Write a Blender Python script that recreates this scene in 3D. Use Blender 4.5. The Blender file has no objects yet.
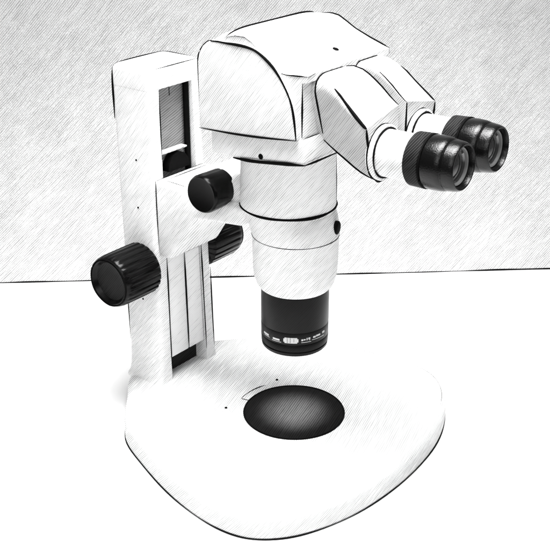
import bpy, bmesh, math, random
from mathutils import Vector, Matrix
random.seed(7)
sc = bpy.context.scene
COL = sc.collection
R = math.radians
A = 0.663471                    # the instrument is turned 38 degrees on the table
BH = 0.022                      # height of the foot plate
PI = math.pi

# ------------------------------------------------------------------ materials
def hatch_group():
    """pencil-hatched paper finish: fine broken diagonal strokes, in the object's own coordinates"""
    g = bpy.data.node_groups.new('pencil_hatch', 'ShaderNodeTree')
    for n in ('Vector',):
        g.interface.new_socket(n, in_out='INPUT', socket_type='NodeSocketVector')
    for n, d in (('Cos', 1.0), ('Sin', 0.0), ('Period', .002), ('Cover', .5)):
        s = g.interface.new_socket(n, in_out='INPUT', socket_type='NodeSocketFloat'); s.default_value = d
    g.interface.new_socket('Mask', in_out='OUTPUT', socket_type='NodeSocketFloat')
    N, L = g.nodes, g.links
    gi = N.new('NodeGroupInput'); go = N.new('NodeGroupOutput')
    def m(op, a, b=None, c=None):
        n = N.new('ShaderNodeMath'); n.operation = op
        for i, x in enumerate((a, b, c)):
            if x is None: continue
            if isinstance(x, (int, float)): n.inputs[i].default_value = x
            else: L.new(x, n.inputs[i])
        return n.outputs[0]
    sp = N.new('ShaderNodeSeparateXYZ'); L.new(gi.outputs['Vector'], sp.inputs[0])
    h = m('ADD', m('MULTIPLY', sp.outputs[0], gi.outputs['Cos']), m('MULTIPLY', sp.outputs[1], gi.outputs['Sin']))
    dp = m('SUBTRACT', m('MULTIPLY', sp.outputs[1], gi.outputs['Cos']), m('MULTIPLY', sp.outputs[0], gi.outputs['Sin']))
    vz = m('ADD', m('MULTIPLY', dp, .414), m('MULTIPLY', sp.outputs[2], .91))
    s = m('MULTIPLY', m('SUBTRACT', m('MULTIPLY', h, 1.02), m('MULTIPLY', vz, .98)), .7071)
    t = m('MULTIPLY', m('ADD', m('MULTIPLY', h, .98), m('MULTIPLY', vz, 1.02)), .7071)
    s = m('DIVIDE', s, gi.outputs['Period']); t = m('DIVIDE', t, gi.outputs['Period'])
    def noise(vec, scale, detail=2.0):
        n = N.new('ShaderNodeTexNoise'); n.inputs['Scale'].default_value = scale; n.inputs['Detail'].default_value = detail
        L.new(vec, n.inputs['Vector']); return n.outputs[0]
    def comb(x, y):
        n = N.new('ShaderNodeCombineXYZ'); L.new(x, n.inputs[0]); L.new(y, n.inputs[1]); return n.outputs[0]
    wob = noise(comb(m('MULTIPLY', s, .25), m('MULTIPLY', t, .06)), 1.0, 2)
    s2 = m('ADD', s, m('MULTIPLY', m('SUBTRACT', wob, .5), 1.1))
    fr = m('ABSOLUTE', m('SUBTRACT', m('FRACT', s2), .5))          # 0 at line centre .. .5
    strokes = noise(comb(m('MULTIPLY', m('FLOOR', s2), 1.73), m('MULTIPLY', t, .10)), 1.0, 3)
    patches = noise(comb(m('MULTIPLY', s, .035), m('MULTIPLY', t, .035)), 1.0, 2)
    amt = m('ADD', m('MULTIPLY', m('SUBTRACT', strokes, .5), 1.5), m('MULTIPLY', m('SUBTRACT', patches, .5), .55))
    wid = m('MAXIMUM', m('MULTIPLY', m('ADD', amt, gi.outputs['Cover']), .44), 0.0)
    n = N.new('ShaderNodeMapRange'); n.clamp = True
    L.new(m('SUBTRACT', wid, fr), n.inputs[0])
    n.inputs[1].default_value = -.06; n.inputs[2].default_value = .12; n.inputs[3].default_value = 0; n.inputs[4].default_value = 1
    L.new(n.outputs[0], go.inputs['Mask'])
    return g
HG = hatch_group()

def mat(name, base, rough=.5, line=None, period=.0022, cover=.5, ang=A, spec=.5, bump=None, speck=0, coat=0):
    m_ = bpy.data.materials.new(name); m_.use_nodes = True
    N, L = m_.node_tree.nodes, m_.node_tree.links
    b = N['Principled BSDF']; b.inputs['Roughness'].default_value = rough
    b.inputs['Specular IOR Level'].default_value = spec
    b.inputs['Coat Weight'].default_value = coat
    b.inputs['Base Color'].default_value = (base, base, base, 1)
    tc = N.new('ShaderNodeTexCoord')
    if line is not None:
        gn = N.new('ShaderNodeGroup'); gn.node_tree = HG
        L.new(tc.outputs['Object'], gn.inputs['Vector'])
        gn.inputs['Cos'].default_value = math.cos(ang); gn.inputs['Sin'].default_value = math.sin(ang)
        gn.inputs['Period'].default_value = period; gn.inputs['Cover'].default_value = cover
        mx = N.new('ShaderNodeMix'); mx.data_type = 'RGBA'
        L.new(gn.outputs[0], mx.inputs[0])
        mx.inputs[6].default_value = (base, base, base, 1); mx.inputs[7].default_value = (line, line, line, 1)
        out = mx.outputs[2]
        if speck:
            ns = N.new('ShaderNodeTexNoise'); ns.inputs['Scale'].default_value = 700; ns.inputs['Detail'].default_value = 3
            L.new(tc.outputs['Object'], ns.inputs['Vector'])
            mr = N.new('ShaderNodeMapRange'); L.new(ns.outputs[0], mr.inputs[0])
            mr.inputs[1].default_value = .3; mr.inputs[2].default_value = .7; mr.inputs[3].default_value = 1 - speck; mr.inputs[4].default_value = 1
            m2 = N.new('ShaderNodeMix'); m2.data_type = 'RGBA'; m2.blend_type = 'MULTIPLY'; m2.inputs[0].default_value = 1
            L.new(out, m2.inputs[6]); L.new(mr.outputs[0], m2.inputs[7]); out = m2.outputs[2]
        L.new(out, b.inputs['Base Color'])
    if bump:
        ns = N.new('ShaderNodeTexNoise'); ns.inputs['Scale'].default_value = bump[0]; ns.inputs['Detail'].default_value = 4
        L.new(tc.outputs['Object'], ns.inputs['Vector'])
        bp = N.new('ShaderNodeBump'); bp.inputs['Strength'].default_value = bump[1]; bp.inputs['Distance'].default_value = .001
        L.new(ns.outputs[0], bp.inputs['Height']); L.new(bp.outputs[0], b.inputs['Normal'])
    return m_

PAINT = mat('white_hatched_enamel', .90, .55, line=.48, period=.00125, cover=.34, spec=.15)
BASEP = mat('foot_enamel', .90, .55, line=.46, period=.00125, cover=.56, spec=.15)
HOUSEP = mat('shade_toned_enamel', .60, .55, line=.28, period=.00125, cover=.40, spec=.15)  # white enamel greyed so the housing sides read as shaded
CAPM = mat('charcoal_cap', .013, .4, line=.004, period=.0014, cover=.6, spec=.10)
RAILP = mat('rail_sheen_white', .95, .5, line=.60, period=.0014, cover=.10, spec=.2)  # whitened to carry the bright reflection of the aluminium rails
INK = mat('ink_black', .003, .6, spec=.03)
GREY = mat('mid_grey', .30, .5, line=.14, period=.0014, cover=.5, spec=.2)
DARK = mat('recess_shade_black', .02, .6, line=.006, period=.0014, cover=.5, spec=.1)  # shade of the deep slot recess put into the colour
BLACK = mat('black_plastic', .003, .25, line=.001, period=.0015, cover=.5, spec=.13)
RUBBER = mat('black_crinkled_rubber', .002, .24, spec=.30, bump=(1000, .2))
BAND = mat('charcoal_band', .026, .5, line=.004, period=.0013, cover=.6, spec=.08)
BARREL = mat('black_barrel', .004, .36, line=.001, period=.0014, cover=.5, spec=.13)
PLATE = mat('black_stage_plate', .010, .5, line=.004, period=.0014, cover=.55, spec=.02)
TUBE = mat('pale_tube_enamel', .90, .45, line=.42, period=.0014, cover=.36, spec=.2)
MARK = mat('white_marking', .55, .6)
LENSR = mat('pale_lens_ring', .22, .35, spec=.5)
GLASS = mat('dark_lens_glass', .05, .06, spec=.8, coat=.6)
TABLE = mat('white_table', .66, .7, spec=.1)
WALL = mat('hatched_backdrop_paper', .76, .8, line=.41, period=.0019, cover=.46, ang=-.0614, spec=.05, speck=.30)

# ------------------------------------------------------------------ mesh helpers  (all coordinates: u forward, v to the far side, z above the foot plate)
class Part:
    def __init__(s): s.v = []; s.f = []; s.mi = []
    def add(s, verts, faces, mi=0):
        o = len(s.v); s.v += [tuple(p) for p in verts]
        for f in faces: s.f.append([i + o for i in f]); s.mi.append(mi)
        return s
    def add_bm(s, bm, mi=0):
        bm.verts.index_update()
        return s.add([v.co[:] for v in bm.verts], [[v.index for v in f.verts] for f in bm.faces], mi)
    def build(s, name, mats, parent=None, label=None, sharp=38):
        me = bpy.data.meshes.new(name)
        me.from_pydata([(x, y, z + BH) for x, y, z in s.v], [], s.f)
        bm = bmesh.new(); bm.from_mesh(me); bmesh.ops.recalc_face_normals(bm, faces=bm.faces); bm.to_mesh(me); bm.free()
        if not isinstance(mats, (list, tuple)): mats = [mats, INK]
        for m_ in mats: me.materials.append(m_)
        for p, i in zip(me.polygons, s.mi): p.material_index = min(i, len(mats) - 1); p.use_smooth = True
        me.set_sharp_from_angle(angle=R(sharp))
        o = bpy.data.objects.new(name, me); COL.objects.link(o)
        if parent: o.parent = parent
        if label: o['label'] = label
        return o

def spline(pts, n=6, closed=False):
    P = [Vector(p) for p in pts]; out = []; k = len(P)
    for i in range(k if closed else k - 1):
        g = lambda j: P[j % k] if closed else P[max(0, min(k - 1, j))]
        p0, p1, p2, p3 = g(i - 1), g(i), g(i + 1), g(i + 2)
        for q in range(n):
            t = q / n
            out.append(.5 * ((2 * p1) + (p2 - p0) * t + (2 * p0 - 5 * p1 + 4 * p2 - p3) * t * t + (3 * p1 - p0 - 3 * p2 + p3) * t ** 3))
    if not closed: out.append(P[-1].copy())
    return out

def ink(part, pts, r=.0007, mi=1, closed=False, taper=True, sides=8, var=.3):
    """a fine dark gasket bead along a seam"""
    P = [Vector(p) for p in pts]
    D = []
    for a, b in zip(P, P[1:]):                       # subdivide long runs
        m_ = max(1, int((b - a).length / .006))
        D += [a.lerp(b, i / m_) for i in range(m_)]
    if not closed: D.append(P[-1])
    else:
        a, b = P[-1], P[0]; m_ = max(1, int((b - a).length / .006)); D += [a.lerp(b, i / m_) for i in range(m_)]
    n = len(D); vs = []; fs = []; w = 1.0
    ph = random.random() * 6
    for i, p in enumerate(D):
        a = D[(i - 1) % n] if (closed or i > 0) else p
        b = D[(i + 1) % n] if (closed or i < n - 1) else p
        t = (b - a).normalized()
        x = t.orthogonal() if abs(t.z) > .9 else t.cross(Vector((0, 0, 1)))
        x.normalize(); y = t.cross(x)
        w = 1 + var * math.sin(ph + i * .37) * math.sin(ph * 2 + i * .153)
        if taper and not closed: w *= min(1, .35 + .65 * min(i, n - 1 - i) / 3.0)
        for k in range(sides):
            c = 2 * PI * k / sides
            vs.append(p + (x * math.cos(c) + y * math.sin(c)) * r * w)
    for i in range(n if closed else n - 1):
        for k in range(sides):
            j = (i + 1) % n
            fs.append([i * sides + k, i * sides + (k + 1) % sides, j * sides + (k + 1) % sides, j * sides + k])
    if not closed:
        fs.append(list(range(sides))); fs.append([(n - 1) * sides + k for k in range(sides)])
    part.add(vs, fs, mi)

def loft(part, secs, mi=0, cap0=True, cap1=True):
    n = len(secs[0]); vs = [p for s in secs for p in s]; fs = []
    for i in range(len(secs) - 1):
        for k in range(n):
            fs.append([i * n + k, i * n + (k + 1) % n, (i + 1) * n + (k + 1) % n, (i + 1) * n + k])
    if cap0: fs.append(list(range(n)))
    if cap1: fs.append([(len(secs) - 1) * n + k for k in range(n)])
    part.add(vs, fs, mi)

def solid(secs, bevel=0, segs=3, limit=25):
    """closed loft with its edges rounded, as bmesh"""
    p = Part(); loft(p, secs); bm = bmesh.new()
    V = [bm.verts.new(v) for v in p.v]
    for f in p.f: bm.faces.new([V[i] for i in f])
    bmesh.ops.recalc_face_normals(bm, faces=bm.faces)
    if bevel:
        bm.normal_update()
        E = [e for e in bm.edges if len(e.link_faces) == 2 and e.calc_face_angle(0) > R(limit)]
        bmesh.ops.bevel(bm, geom=E, offset=bevel, segments=segs, profile=.5, affect='EDGES', clamp_overlap=True)
    return bm

def box(u0, u1, v0, v1, z0, z1, bevel=0, segs=3):
    q = lambda z: [(u0, v0, z), (u1, v0, z), (u1, v1, z), (u0, v1, z)]
    return solid([q(z0), q(z1)], bevel, segs)

def prism_uz(poly, v0, v1, bevel=0, segs=3, limit=25):
    return solid([[(u, v0, z) for u, z in poly], [(u, v1, z) for u, z in poly]], bevel, segs, limit)

def axes(axis):
    a = Vector(axis).normalized()
    x = Vector((0, 0, 1)) if abs(a.z) < .9 else Vector((1, 0, 0))
    x = (x - a * x.dot(a)).normalized()
    return a, x, a.cross(x)

def lathe(part, origin, axis, prof, n=64, mi=0, rib=None):
    """prof: (distance along axis, radius); radius 0 closes the end; rib(k, i) scales a radius"""
    o = Vector(origin); a, x, y = axes(axis); vs = []; rings = []
    for i, (d, r) in enumerate(prof):
        if r <= 1e-7: vs.append(o + a * d); rings.append([len(vs) - 1]); continue
        ring = []
        for k in range(n):
            c = 2 * PI * k / n; rr = r * (rib(k, i) if rib else 1)
            vs.append(o + a * d + (x * math.cos(c) + y * math.sin(c)) * rr); ring.append(len(vs) - 1)
        rings.append(ring)
    fs = []
    for p, q in zip(rings, rings[1:]):
        for k in range(n):
            k2 = (k + 1) % n
            if len(p) == 1 and len(q) == 1: continue
            if len(p) == 1: fs.append([p[0], q[k], q[k2]])
            elif len(q) == 1: fs.append([p[k], p[k2], q[0]])
            else: fs.append([p[k], p[k2], q[k2], q[k]])
    part.add(vs, fs, mi)

def circ(origin, axis, r, n=72, a0=0, a1=2 * PI):
    o = Vector(origin); a, x, y = axes(axis)
    return [o + (x * math.cos(a0 + (a1 - a0) * k / n) + y * math.sin(a0 + (a1 - a0) * k / n)) * r for k in range(n)]

# ------------------------------------------------------------------ the microscope
S = bpy.data.objects.new('stereo_microscope', None); COL.objects.link(S)
S.empty_display_size = .05
S.rotation_euler = (0, 0, -A)
S['label'] = 'white stereo microscope with two black eyepieces on its flat rounded foot'
S['category'] = 'microscope'

# --- foot plate
half = [(-.1655, 0), (-.1640, .026), (-.1545, .0445), (-.1375, .0630), (-.1215, .0815), (-.102, .0995), (-.07, .114), (-.03, .1285), (.004, .1365), (.032, .139),
        (.0545, .1355), (.072, .125), (.0874, .1065), (.1006, .077), (.1085, .043), (.1115, 0)]
ring = half + [(u, -v) for u, v in reversed(half[1:-1])]
ring = [(p.x, p.y) for p in spline([(u, v, 0) for u, v in ring], 5, True)]
def inset(loop, d):
    n = len(loop); out = []
    for i in range(n):
        a, b = Vector(loop[i - 1]), Vector(loop[(i + 1) % n]); t = (b - a).normalized()
        out.append((loop[i][0] + t.y * d, loop[i][1] - t.x * d))
    return out
sgn = 1 if (lambda L: sum(L[i - 1][0] * L[i][1] - L[i][0] * L[i - 1][1] for i in range(len(L))))(ring) < 0 else -1
p = Part()
secs = []
for z, d in [(-.0218, .0014), (-.0212, .0006), (-.019, .0), (-.006, .0004), (-.0042, .0009), (-.0026, .0020), (-.0012, .0038), (-.0004, .0050), (0, .0066)]:
    secs.append([(u, v, z) for u, v in inset(ring, sgn * d)])
loft(p, secs)
edge = [(u, v, -.0212) for u, v in ring]
ink(p, edge, .00038, closed=True, var=.5)
faint = [(u, v, -.0008) for u, v in inset(ring, sgn * .0042)]
m0 = max(range(len(faint)), key=lambda i: faint[i][0] * .55 + faint[i][1])      # far side of the foot
faint = faint[m0:] + faint[:m0]
near_ = [q_ for q_ in faint if q_[1] > .046 and q_[0] < .092]
near_.sort(key=lambda q_: math.atan2(q_[1], q_[0]))
ink(p, near_, .00014, var=.8)
base = p.build('base', BASEP, S)
# stage plate insert
p = Part(); lathe(p, (0, 0, 0), (0, 0, 1), [(-.003, 0), (-.003, .0425), (.0004, .0425), (.0009, .0420), (.0011, .0412), (.0011, 0)], 96)
ink(p, circ((0, 0, .0006), (0, 0, 1), .0424), .0009, closed=True, var=.1)
p.build('stage_plate', PLATE, S, 'round black stage plate with a paler glow at its middle')
# finger notch beside the stage plate
p = Part()
arc = lambda r, z, a0, a1, n=14: [(r * math.cos(a0 + (a1 - a0) * i / n), r * math.sin(a0 + (a1 - a0) * i / n), z) for i in range(n + 1)]
a0, a1 = R(157), R(193)
o_, i_ = arc(.0500, .0003, a0, a1), arc(.0428, .0003, a0, a1)
o2, i2 = arc(.0500, .0009, a0, a1), arc(.0428, .0009, a0, a1)
n = len(o_)
vs = o_ + i_ + o2 + i2
fs = []
for k in range(n - 1):
    fs += [[2 * n + k, 2 * n + k + 1, 3 * n + k + 1, 3 * n + k], [k, k + 1, 2 * n + k + 1, 2 * n + k], [n + k, n + k + 1, 3 * n + k + 1, 3 * n + k]]
p.add(vs, fs)
ink(p, arc(.0500, .0008, a0, a1), .0005)
ink(p, [arc(.05, .0008, a1, a1)[0], arc(.0428, .0008, a1, a1)[0]], .0004)
p.build('finger_notch', mat('notch_enamel', .80, .6, line=.45, period=.0014, cover=.5), S)
for (u, v) in ((-.0498, -.0308), (-.0446, .0337)):
    p = Part(); lathe(p, (u, v, 0), (0, 0, 1), [(0.0002, 0), (.0002, .0013), (.0007, .0011), (.0007, 0)], 16)
    p.build('clip_hole', INK, S)

# --- column
def csec(z, k):                                  # k 0 bottom .. 1 top
    u0 = -.158 - .008 * k; u1 = -.1190 - .0045 * k; w = .0365 - .0055 * k; s = .0235 - .0040 * k; d = .013
    r = .0045
    def rc(cu, cv, a):
        return [(cu + r * math.cos(R(a + b)), cv + r * math.sin(R(a + b)), z) for b in (0, 30, 60, 90)]
    L = rc(u0 + r, -w + r, 180) + rc(u1 - r, -w + r, 270)
    L += [(u1, -s, z), (u1 - d, -s, z), (u1 - d, s, z), (u1, s, z)]
    L += rc(u1 - r, w - r, 0) + rc(u0 + r, w - r, 90)
    return L
p = Part()
flare = [(0.0, .009), (.006, .006), (.014, .0035), (.026, .0015), (.045, 0)]
secs = []
for z in (-.002, .0002, .0008, .0016, .003, .005, .008, .012, .018, .03, .05, .1, .15, .2, .2655):
    k = z / .2655
    L = csec(z, max(0, k)); fl = .0055 * math.exp(-max(0, z) / .010) + .0022 * math.exp(-max(0, z) / .0018)
    secs.append([(u - (fl * .5 if u < -.15 else 0), v + (fl * .4 * (1 if v > 0 else -1) if abs(v) > .025 else 0), z_) for u, v, z_ in L])
loft(p, secs)
u0, u1, w = -.1661, -.1234, .03115

def rrect(z, d, r=.0048):
    L = []
    for cu, cv, a in ((u0 + d + r, -w + d + r, 180), (u1 - d - r, -w + d + r, 270), (u1 - d - r, w - d - r, 0), (u0 + d + r, w - d - r, 90)):
        L += [(cu + r * math.cos(R(a + b)), cv + r * math.sin(R(a + b)), z) for b in (0, 22, 45, 68, 90)]
    return L
loft(p, [rrect(.2640, .0), rrect(.2765, 0), rrect(.2785, .0004), rrect(.2800, .0013), rrect(.2810, .0027), rrect(.2815, .0046)])
q = .0014
ink(p, spline([(u0 + q, -w + .004, .2802), (u0 + q, -w * .4, .2806), (u0 + q, w * .5, .2806), (u0 + q + .001, w - q, .2800), (u0 + .02, w - q, .2805), (u1 - .006, w - q, .2803)], 5), .0008)
ink(p, spline([(u0 + .0008, -w + .0012, .235), (u0 + .0008, -w + .0012, .262), (u0 + .001, -w + .0016, .274), (u0 + .0016, -w + .003, .2798)], 4), .00075)
ink(p, [(u1 - .0015, -w + .010, .2803), (u1 - .0014, w - .004, .2804)], .00045)
ink(p, [(u1 - .003, -.0195, .2645), (u1 - .0004, .030, .2645)], .0007)
ink(p, [(-.1236, -.0196, .2635), (-.1226, -.0206, .205)], .0006)
ink(p, [(-.1208, -.0219, .118), (-.1190, -.0233, .009)], .00055)
ink(p, [(-.1208, .0219, .118), (-.1190, .0233, .012)], .0005)
ink(p, [(-.1214, .0340, .09), (-.1203, .0353, .006)], .0006)
ink(p, [(-.1596, -.0336, .088), (-.1580, -.0347, .034)], .0005)
col = p.build('column', PAINT, S)
for q_ in [(-.1405, .2045), (-.1405, .163), (-.1405, .124), (-.139, .079)]:
    p = Part(); w_ = .0365 - .0055 * q_[1] / .2655
    lathe(p, (q_[0], -w_ + .0003, q_[1]), (0, -1, 0), [(0, 0), (0, .0009), (.0007, .0008), (.0007, 0)], 14)
    p.build('set_screw', INK, S)
# recessed slot panel, slide rails
p = Part(); p.add_bm(box(-.1362, -.1318, -.0196, .0196, .135, .2640))  # its grey colour carries the shade inside the upper slot
ink(p, [(-.1316, .0008, .2635), (-.1316, .0008, .2535)], .0007)
p.build('slot_panel', GREY, S, 'grey slot panel above the slider')
p = Part(); lathe(p, (-.1285, .0172, .135), (0, 0, 1), [(0, 0), (0, .0026), (.129, .0026), (.129, 0)], 20)  # black strip added for the shaded inner face of the far cheek
p.build('cheek_shade_strip', INK, S)
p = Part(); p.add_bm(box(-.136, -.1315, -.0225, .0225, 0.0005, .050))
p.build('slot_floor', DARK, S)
for (va, vb) in ((-.0215, .0004), (.0016, .0212)):
    p = Part()
    p.add_bm(solid([[(-.130, va, .0215), (-.1203, va, .0215), (-.1203, vb, .0215), (-.130, vb, .0215)],
                    [(-.130, va * .93, .150), (-.1225, va * .93, .150), (-.1225, vb * .93, .150), (-.130, vb * .93, .150)]], .0005, 2))
    if va < 0:
        ink(p, [(-.1201, .001, .0215), (-.1216, .001, .118)], .0006)
        ink(p, [(-.1212, .001, .104), (-.1212, .001, .101)], .0012)
    p.build('slide_rail', RAILP, S)
p = Part(); n = 24
arc_ = [(-.013 * math.cos(PI * k / n), .0145 * math.sin(PI * k / n)) for k in range(n + 1)]
loft(p, [[(-.131, v + .001, .192 + z) for v, z in arc_], [(-.1235, v + .001, .192 + z) for v, z in arc_]])
p.build('slide_stop', INK, S, 'black rounded slide stop in the slot')
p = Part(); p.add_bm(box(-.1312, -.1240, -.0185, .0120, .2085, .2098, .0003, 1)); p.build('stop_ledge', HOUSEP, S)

# --- carriage (bracket that slides on the column and carries the head)
p = Part()
prof = [(-.1225, .1905), (-.028, .1885), (-.028, .172), (-.080, .166), (-.1085, .1225), (-.1225, .1225)]
p.add_bm(solid([[(u, -.0312, z) for u, z in prof], [(u, .0312, z) for u, z in prof]], .004, 3, 20))
p.add_bm(box(-.078, -.034, -.026, .026, .176, .2085, .006, 3))
ink(p, spline([(-.1215, -.0302, .1893), (-.1215, -.0302, .16), (-.1210, -.0300, .128)], 4), .0006)
ink(p, [(-.1213, -.0285, .1896), (-.1213, .0285, .1897)], .0006)
ink(p, [(-.115, -.024, .1906), (-.115, .027, .1906)], .00035)
ink(p, [(-.113, -.0255, .1905), (-.092, -.0258, .1901)], .0005)
ink(p, spline([(-.113, -.029, .1240), (-.1105, -.015, .1229), (-.110, .005, .1229), (-.110, .028, .1232)], 3), .00032)
carr = p.build('carriage', PAINT, S)
p = Part()                                        # clamp knob on the near side of the bracket
gr = lambda nn, d: (lambda k, i: 1 - (d if (k % (nn)) < 1 and i in (2, 3, 4) else 0))
lathe(p, (-.0560, -.0215, .1975), (0, -1, 0), [(0, 0), (0, .012), (.002, .0150), (.010, .0152), (.0225, .0155), (.0250, .0148), (.0262, .0138), (.0257, .0125), (.0257, 0)], 60, rib=gr(10, .035))
p.build('clamp_knob', BLACK, carr)

# --- focus knobs
for s in (-1, 1):
    p = Part()
    def rib(k, i):
        return 1 - (.045 if (k % 6) < 2 and i in (2, 3, 4) else 0)
    lathe(p, (-.1375, s * .0335, .1095), (0, s, 0), [(-.004, .008), (0, .0205), (.0022, .0228), (.012, .0230), (.0350, .0228), (.0392, .0221), (.0415, .0206), (.0422, .0192),
          (.0412, .0180), (.0385, .0168), (.0372, .0150), (.0368, 0)], 144, rib=rib)
    ink(p, circ((-.1375, s * (.0335 + .0418), .1095), (0, s, 0), .0206), .0006, closed=True)
    kb = p.build('focus_knob', [BLACK, INK], S)
    p = Part(); lathe(p, (-.1375, s * .0335, .1095), (0, s, 0), [(.0360, .0158), (.0384, .0166), (.0380, .0150), (.0376, .0080), (.0375, 0)], 64)
    p.build('knob_cap', CAPM, kb)

# --- nosepiece, zoom body
p = Part()
lathe(p, (0, 0, 0), (0, 0, 1), [(.119, 0), (.119, .0268), (.1205, .0288), (.124, .0312), (.129, .0328), (.136, .0338), (.150, .0341), (.164, .0344), (.1645, .0345), (.166, .0345), (.166, 0)], 96)
ink(p, circ((0, 0, .1650), (0, 0, 1), .0344, 60, 0, 2 * PI), .00035, closed=True)
ink(p, circ((0, 0, .1196), (0, 0, 1), .0272), .0007, closed=True)
nose = p.build('nosepiece', PAINT, S)
CU = -.0075
p = Part()
rs = [(.1652, 0, .0338), (.1656, 0, .0345), (.168, -.0004, .0349), (.174, -.0018, .0356), (.180, -.0040, .0362), (.1855, CU, .0369), (.1875, CU, .0374)]
loft(p, [[(c_ + r_ * math.cos(2 * PI * k / 96), r_ * math.sin(2 * PI * k / 96), z_) for k in range(96)] for z_, c_, r_ in rs])
p.build('mounting_ring', PAINT, S)
p = Part()
lathe(p, (CU, 0, 0), (0, 0, 1), [(.1885, 0), (.1885, .0372), (.1895, .0378), (.232, .0366), (.238, .0364), (.238, 0)], 96)
ink(p, circ((CU, 0, .1882), (0, 0, 1), .0373), .0012, closed=True, var=.4)
ca, sa = math.cos(A - .12), math.sin(A - .12)
ink(p, [(CU + .0378 * ca, .0378 * sa, .191), (CU + .0367 * ca, .0367 * sa, .230)], .00055)
body = p.build('zoom_body', PAINT, S)
p = Part(); ca, sa = math.cos(A - .42), math.sin(A - .42)
lathe(p, (CU + .030 * ca, .030 * sa, .1740), (ca, sa, 0), [(0, 0), (0, .0054), (.0120, .0054), (.0127, .0046), (.0130, .0030), (.0131, 0)], 28)
p.build('zoom_lever', INK, S)

# --- objective
p = Part()
lathe(p, (0, 0, 0), (0, 0, 1), [(.0700, 0), (.0700, .0225), (.0682, .0238), (.0682, .0262), (.0692, .0270), (.0712, .0272), (.0716, .0264), (.0724, .0264), (.0728, .0274),
      (.078, .0276), (.0786, .0272), (.0792, .0276), (.0885, .0276), (.0893, .0273), (.0900, .0276), (.112, .0276), (.1195, .0274), (.1195, 0)], 96)
obj_l = p.build('objective_lens', BARREL, S, 'black objective lens with a dashed white marking band')
def patch(a0, a1, z0, z1, r=.0278, n=8, slant=0):
    q_ = Part(); vs = []; fs = []
    for i in range(n + 1):
        a = a0 + (a1 - a0) * i / n
        for rr in (r - .0004, r + .0001):
            for z in (z0, z1): vs.append((rr * math.cos(a), rr * math.sin(a), z + slant * (i / n - .5)))
    for i in range(n):
        b = i * 4; c = b + 4
        fs += [[b + 2, c + 2, c + 3, b + 3], [b, c, c + 1, b + 1], [b, c, c + 2, b + 2], [b + 1, c + 1, c + 3, b + 3]]
    fs += [[0, 1, 3, 2], [n * 4, n * 4 + 1, n * 4 + 3, n * 4 + 2]]
    q_.add(vs, fs); return q_
# angle on the barrel: -90-38 deg faces the viewer
def face(deg): return R(-90) + A + R(deg)
def marks(lst, name, m_=MARK):
    q_ = Part()
    for a, b, z0, z1 in lst:
        k = patch(face(a), face(b), z0, z1); q_.add(k.v, k.f)
    q_.build(name, [m_, INK], obj_l)
marks([(-64, -50, .0826, .0840), (-62, -48, .0816, .0819), (-40, -27, .0818, .0832), (-42, -24, .0806, .0809)], 'scale_marking')
marks([(-18, 3, .0808, .0856), (-20, 5, .0818, .0846)], 'white_marking_block')
marks([(10, 13, .0828, .0842), (14, 17, .0832, .0842), (19, 20.5, .0830, .0850), (22, 25.5, .0838, .0850), (23, 25.5, .0828, .0832), (31, 36, .0838, .0852), (37, 46, .0842, .0856), (52, 58, .0846, .0862), (10, 27, .0812, .0815), (29, 56, .0822, .0825)], 'scale_marking')
q_ = Part()
for a, z0, z1 in ((-14, .0812, .0856), (-9, .0812, .0856), (-3, .0820, .0850)):
    k = patch(face(a), face(a + 1.2), z0, z1, r=.0280, n=3); q_.add(k.v, k.f)
q_.build('block_lettering', [GREY], obj_l)
p = Part(); lathe(p, (0, 0, .0), (0, 0, 1), [(.0705, .0226), (.0698, .012), (.0694, 0)], 48); p.build('front_glass', GLASS, obj_l)

# --- head
def zpl(u): return .2548 + .0755 * (u + .047)       # joint line between lower body and side covers
HW = .0525
p = Part()
low = [(-.040, .2395), (.0445, .2440)]
poly = [(-.040, .236), (-.018, .2367), (.012, .2397), (.0468, .2442), (.0462, zpl(.0465)), (-.040, zpl(-.040))]
p.add_bm(prism_uz(poly, -HW, HW, .0022, 3, 40))
e = HW + .0001
ink(p, spline([(-.019, -e + .001, .2362), (0, -e, .2376), (.025, -e, .2408), (.0462, -e + .0008, .2434)], 4), .0013, var=.2)
ink(p, spline([(.0462, -e + .001, .2434), (.0472, -e + .012, .2436), (.0472, -.012, .2436)], 3), .0011, var=.2)
ink(p, [(-.0395, -e + .0012, .2520), (-.0395, -e + .0012, .2385)], .00035)
head_low = p.build('head_base', PAINT, S)
p = Part(); lathe(p, (.0075, -HW + .0004, .2425), (0, -1, 0), [(0, 0), (0, .0021), (.0006, .0021), (.0008, .0017), (.0008, 0)], 18)
p.build('set_screw', INK, head_low)

# central housing: crowned top that slopes towards the eyepieces
def zmid(u):
    pts = [(-.046, .300), (-.042, .3150), (-.034, .3245), (-.022, .3285), (-.012, .3282), (.004, .3235), (.024, .3155), (.0470, .3075)]
    for (a, za), (b, zb) in zip(pts, pts[1:]):
        if u <= b:
            t = (u - a) / (b - a); return za + (zb - za) * max(0, t)
    return pts[-1][1]
def zedge(u):
    pts = [(-.046, .300), (-.042, .3120), (-.034, .3200), (-.024, .3240), (-.014, .3262), (-.006, .3262), (.000, .3235), (.008, .3172), (.016, .3100), (.0225, .3058), (.03, .3050), (.0470, .3062)]
    for (a, za), (b, zb) in zip(pts, pts[1:]):
        if u <= b:
            t = (u - a) / (b - a); return za + (zb - za) * max(0, t)
    return pts[-1][1]
def zfar(u):
    pts = [(-.046, .300), (-.042, .3120), (-.034, .3200), (-.024, .3250), (-.0076, .3270), (.000, .3260), (.0074, .3225), (.0149, .3185), (.0295, .3132), (.0470, .3078)]
    for (a, za), (b, zb) in zip(pts, pts[1:]):
        if u <= b:
            t = (u - a) / (b - a); return za + (zb - za) * max(0, t)
    return pts[-1][1]
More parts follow.
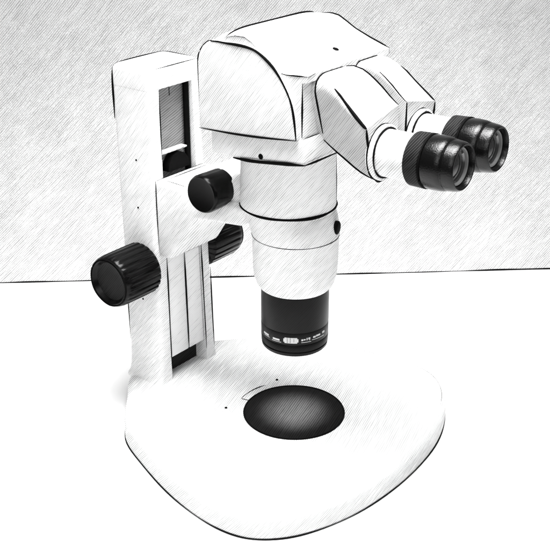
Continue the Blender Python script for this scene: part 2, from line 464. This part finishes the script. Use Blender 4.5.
us = [-.046, -.044, -.042, -.038, -.034, -.029, -.024, -.019, -.014, -.010, -.006, -.003, 0, .004, .008, .012, .016, .019, .0225, .026, .03, .036, .0400, .0434, .0437, .0470]
secs = []
for u in us:
    w = .0535 - .0022 * max(0, (u + .02)) / .067
    zm, ze, zb = zmid(u), zedge(u), zpl(u) - .002
    zf = zfar(u); n2 = zb
    if u > .0435: zb = ze - .0045; n2 = zf - .0045
    L = [(u, -w, zb), (u, -w, (zb + ze) / 2)]
    m_ = 28
    for i in range(m_ + 1):
        x = -math.cos(PI * i / m_)
        k = 1 - abs(x) ** 6
        z0 = ze if x < 0 else zf
        L.append((u, w * x, z0 + (max(zm, z0) - z0) * k))
    L += [(u, w, (n2 + zf) / 2), (u, w, n2)]
    secs.append(L)
p = Part(); loft(p, secs)
W0 = .0535
edge_n = [(u, -(.0535 - .0022 * max(0, (u + .02)) / .067) - .0001, zedge(u)) for u in us]
ink(p, [(u, v, z) for u, v, z in edge_n if u > .0215], .0005)
ink(p, [(u, v, z + .0002) for u, v, z in edge_n if -.028 < u < .006], .0003)
ink(p, [(.0434, -.0516, .3010), (.0434, -.0516, zpl(.047) + .001)], .0006)
ink(p, [(.0473, -.0508, .3055), (.0473, -.042, .3068)], .0004)
ink(p, [(.0440, -.0510, zpl(.044) - .0002), (.0440, -.030, zpl(.044) - .0002)], .0009)
rd = []
for i in range(0, 25):
    x = -math.cos(PI * (i + .6) / 25.2); k = 1 - abs(x) ** 6; u = -.0225
    z0 = zedge(u) if x < 0 else zfar(u)
    rd.append((u, .0534 * x, z0 + (max(zmid(u), z0) - z0) * k + .0001))
ink(p, rd, .00075)
fr = [(u, .0535 - .0022 * max(0, (u + .02)) / .067, zfar(u) + .0002) for u in us if u > -.023]
ink(p, fr, .0007)
ink(p, [(.0470, .0513, .3074), (.0470, .0513, .3040)], .0006)
head = p.build('head_housing', PAINT, S)
p = Part(); uu = .031; nrm = Vector((.35, 0, 1)).normalized()
lathe(p, (uu, .0045, zmid(uu) - .0004), nrm, [(0, 0), (0, .0024), (.0007, .0024), (.0009, .0019), (.0009, 0)], 20)
p.build('cover_screw', INK, head)

# side covers: quarter-round plates
pl = [(-.0478, zpl(-.0478)), (-.0478, .270), (-.0478, .290), (-.0478, .3040), (-.0462, .3105), (-.0425, .3160), (-.0385, .3192), (-.035, .3206), (-.028, .3210), (-.0205, .3208), (-.012, .3209), (-.0031, .3206), (.004, .3196),
      (.0102, .3172), (.0168, .3132), (.0232, .3080), (.030, .2998), (.0362, .2893), (.0395, .2775), (.0416, zpl(.0416))]
n_ = 8
bot = [(.0416 + (-.0478 - .0416) * i / n_, zpl(.0416 + (-.0478 - .0416) * i / n_) - .0012 * math.sin(PI * i / n_)) for i in range(1, n_)]
poly = pl + bot
for s in (-1, 1):
    p = Part()
    p.add_bm(prism_uz(poly, s * .0495, s * .0562, .0014, 3, 30))
    e = .0560
    ink(p, spline([(u, s * e, z) for u, z in pl[7:]], 3), .0009, var=.35)
    ink(p, [(u, s * e, z) for u, z in [pl[-1]] + bot + [pl[0]]], .0008)
    ink(p, spline([(u - .0002, s * (e - .0012), z) for u, z in pl[1:8]], 3), .0007)
    p.build('side_cover', PAINT, head)
p = Part()
p.add_bm(box(-.0472, -.0440, -.0520, .0520, zpl(-.047) - .0005, .302, .001, 2)); p.build('back_cover', PAINT, head)

# --- eyepiece housings and eyepieces (mirror pair)
SEC = [  # u, zbot, ztop, outer corner radius, inner corner radius
    (.0425, .2560, .3030, .0140, .008), (.0460, .2545, .3045, .0140, .0075), (.0500, .2508, .3062, .0138, .007), (.0560, .2466, .3072, .0132, .006), (.0630, .2430, .3057, .0118, .005), (.0680, .2407, .3030, .0098, .0042),
    (.0730, .2387, .2996, .0074, .0035), (.0790, .2368, .2950, .0045, .0028), (.0850, .2356, .2896, .0022, .002), (.0900, .2350, .2856, .0012, .0012), (.0918, .2350, .2846, .0010, .0010)]
def htilt(u): return .0078 * min(1, max(0, (u - .051) / .026))
def undercut(v, z, zo):                            # the outer cheek leans in towards its foot
    return v - max(0, v - .005) / .040 * .32 * max(0, zo - .004 - z)
def hsec(u, zb, zt, ro, ri, s):
    vi, vo = .0050, .0450; tilt = htilt(u)
    zo = zt - tilt
    rb_i, rb_o = .010, .009
    def arc2(c, z, r, a0):
        return [(c + r * math.cos(R(a0 + 90 * k / 6)), z + r * math.sin(R(a0 + 90 * k / 6))) for k in range(7)]
    zi = zt
    L = arc2(vo - ro, zo - ro, ro, 0) + arc2(vi + ri, zi - ri, ri, 90) + arc2(vi + rb_i, zb + rb_i, rb_i, 180) + arc2(vo - rb_o, zb + rb_o, rb_o, 270)
    return [(u, s * undercut(v, z, zo), z) for v, z in L]
ZC, TU = .2556, .0243
for s in (-1, 1):
    p = Part()
    loft(p, [hsec(*q_, s) for q_ in SEC])
    cr = []; fe = []
    for q_ in SEC:
        u, zb, zt, ro, ri = q_
        cr.append((u, s * (.0450 - ro * .29), zt - htilt(u) - ro * .29))
    ink(p, spline(cr[4:], 3), .0011, var=.3)
    u, zb, zt, ro, ri = SEC[-1]
    ink(p, spline([(u, s * undercut(.0448, q_, zt - .0078), q_) for q_ in (zt - .0086, .268, .258, .247)], 4), .0011, var=.3)
    # outline beads: back joint, bottom edge, inner top edge, front lower edge
    rim = hsec(.0472, .2535, .3052, .0140, .0073, s)
    rim = [rim[27]] + rim[0:14]
    if s < 0: ink(p, spline([Vector(q_) + Vector((.0004, 0, 0)) for q_ in rim[:13]], 2), .0008)
    else: ink(p, spline([Vector(q_) + Vector((.0004, 0, 0)) for q_ in rim[5:15]], 2), .0007)
    bt = [(u, s * (undercut(.0450 - .009 * .29, zb + .009 * .29, zt - htilt(u)) + .0001), zb + .009 * .29) for u, zb, zt, ro, ri in SEC]
    ink(p, bt, .0009, var=.3)
    fb = [Vector(q_) + Vector((.0003, 0, 0)) for q_ in hsec(*SEC[-1], s)]
    ink(p, fb[14:] if s < 0 else fb[12:16], .0007)
    f_ = .62 if s < 0 else .29
    it = [(u, s * (.0050 + ri * f_), zt + (.0001 if s < 0 else -ri * .29)) for u, zb, zt, ro, ri in SEC]
    ink(p, it[(2 if s < 0 else 5):], .00075, var=.3)
    u, zb, zt, ro, ri = SEC[-1]
    if s > 0:
        ink(p, [(u, .0052, zt - .0006), (u + .0002, .0052, zt - .026)], .0007)
        ot = [(u, .0450 - ro * .5, zt - .0078 - ro * .06) for u, zb, zt, ro, ri in SEC]
        ink(p, ot[4:], .0007)
        ink(p, [(u, .0449, zt - .0085), (u, .0443, zt - .020)], .0006)
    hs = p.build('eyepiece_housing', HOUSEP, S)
    ax = Vector((1, 0, .030)).normalized()
    p = Part(); o = (.0905, s * TU, ZC)
    lathe(p, o, ax, [(0, .0190), (.0030, .0196), (.0042, .0196), (.0052, .0190), (.0052, .0160), (.003, .015)], 80)
    ink(p, circ(Vector(o) + ax * .0016, ax, .0196), .0006, closed=True)
    ink(p, circ(Vector(o) + ax * .0053, ax, .0172), .0007, closed=True)
    p.build('tube_collar', TUBE, hs)
    # eyepiece as a part with its own pieces
    p = Part(); lathe(p, o, ax, [(.003, .0164), (.0295, .0162), (.0300, .010)], 72)
    ep = p.build('eyepiece', [TUBE, INK], S)
    p = Part(); lathe(p, o, ax, [(.0275, .010), (.0278, .0172), (.0290, .0186), (.0392, .0189), (.0400, .0180), (.0408, .0176), (.0408, .010)], 80)
    ink(p, circ(Vector(o) + ax * .0405, ax, .0182), .0009, closed=True)
    p.build('dioptre_ring', BAND, ep)
    p = Part()
    lathe(p, o, ax, [(.0406, .012), (.0410, .0176), (.0418, .0184), (.0460, .0187), (.0515, .0184), (.0548, .0177), (.0554, .0170), (.0562, .0170), (.0568, .0174), (.0615, .0168), (.0640, .0161), (.0648, .0153), (.0646, .0144), (.0630, .0138), (.0600, .0134), (.0575, .0132)], 96)
    p.build('eyecup', RUBBER, ep)
    p = Part(); lathe(p, o, ax, [(.0572, .0130), (.0590, .0118), (.0592, .0112), (.0580, .0104), (.0585, .0080), (.0597, .0045), (.0601, 0)], 64)
    p.build('eye_lens', GLASS, ep)
    p = Part(); lathe(p, o, ax, [(.0570, .0134), (.0604, .0133), (.0610, .0128), (.0606, .0119), (.0590, .0117)], 64)
    p.build('lens_ring', LENSR, ep)

# ------------------------------------------------------------------ setting
def struct(name, verts, faces, m_):
    me = bpy.data.meshes.new(name); me.from_pydata(verts, [], faces); me.materials.append(m_)
    o = bpy.data.objects.new(name, me); COL.objects.link(o); o['kind'] = 'structure'; return o
struct('table_surface', [(-1.2, -1.4, 0), (1.2, -1.4, 0), (1.2, .5, 0), (-1.2, .5, 0)], [[0, 1, 2, 3]], TABLE)
th = math.atan2(.0386, .628)
prof = []; y = 0.0; z = 0.0006                       # a paper backdrop that leans back at its foot and straightens upwards
while z < 1.1:
    prof.append((y, z)); lean = R(32) * max(0, 1 - z / .30) ** 1.2
    y += .01 * math.tan(lean); z += .01
nP = len(prof)
vs = [(x, yy, zz) for x in (-1.5, 1.5) for yy, zz in prof] + [(x, yy + .004, zz) for x in (-1.5, 1.5) for yy, zz in prof]
fs = [[i, nP + i, nP + i + 1, i + 1] for i in range(nP - 1)] + [[2 * nP + i, 2 * nP + i + 1, 3 * nP + i + 1, 3 * nP + i] for i in range(nP - 1)]
wl = struct('backdrop_wall', vs, fs, WALL)
for f in wl.data.polygons: f.use_smooth = True
wl.location = (0, .3285, 0); wl.rotation_euler = (0, 0, th)
p = Part()
ink(p, [(-1.5 + .05 * i, -.0004, .0006 - BH + .0006 * math.sin(i * 1.3) * math.sin(i * .41)) for i in range(61)], .00065, taper=False, var=.7)
sk = p.build('wall_joint', [INK, INK]); sk['kind'] = 'structure'
sk.location = wl.location; sk.rotation_euler = wl.rotation_euler

# ------------------------------------------------------------------ lamps
def area(name, loc, target, size, power, sy=None, spread=180):
    l = bpy.data.lights.new(name, 'AREA'); l.energy = power; l.size = size
    if sy: l.shape = 'RECTANGLE'; l.size_y = sy
    l.spread = R(spread)
    o = bpy.data.objects.new(name, l); COL.objects.link(o); o.location = loc
    o.rotation_euler = (Vector(target) - Vector(loc)).to_track_quat('-Z', 'Y').to_euler()
    return o
area('softbox_overhead', (.02, -.16, 1.2), (.0, -.10, 0), .7, 11.2, .6, 80)
area('softbox_front', (-.26, -1.24, .98), (0, 0, .12), .7, 5.6)
sp = bpy.data.lights.new('stage_lamp', 'SPOT'); sp.energy = 5.0; sp.spot_size = R(58); sp.spot_blend = 1.0; sp.shadow_soft_size = .006
so = bpy.data.objects.new('stage_lamp', sp); COL.objects.link(so); so.location = (0, 0, .0685 + BH)

w = bpy.data.worlds.new('World'); sc.world = w; w.use_nodes = True
bg = w.node_tree.nodes['Background']; bg.inputs[0].default_value = (1, 1, 1, 1); bg.inputs[1].default_value = .10

# ------------------------------------------------------------------ camera
c = bpy.data.cameras.new('camera'); c.sensor_width = 36; c.lens = 1060.1354 / 550 * 36; c.clip_start = .01; c.clip_end = 50
co = bpy.data.objects.new('camera', c); COL.objects.link(co)
co.location = (-.01618786, -.77384304, .48021967 + BH)
co.rotation_euler = (PI / 2 - .426887, 0, 0)
sc.camera = co
sc.view_settings.view_transform = 'Standard'; sc.view_settings.look = 'None'
sc.view_settings.exposure = 0; sc.view_settings.gamma = 1
sc.render.engine = 'CYCLES'
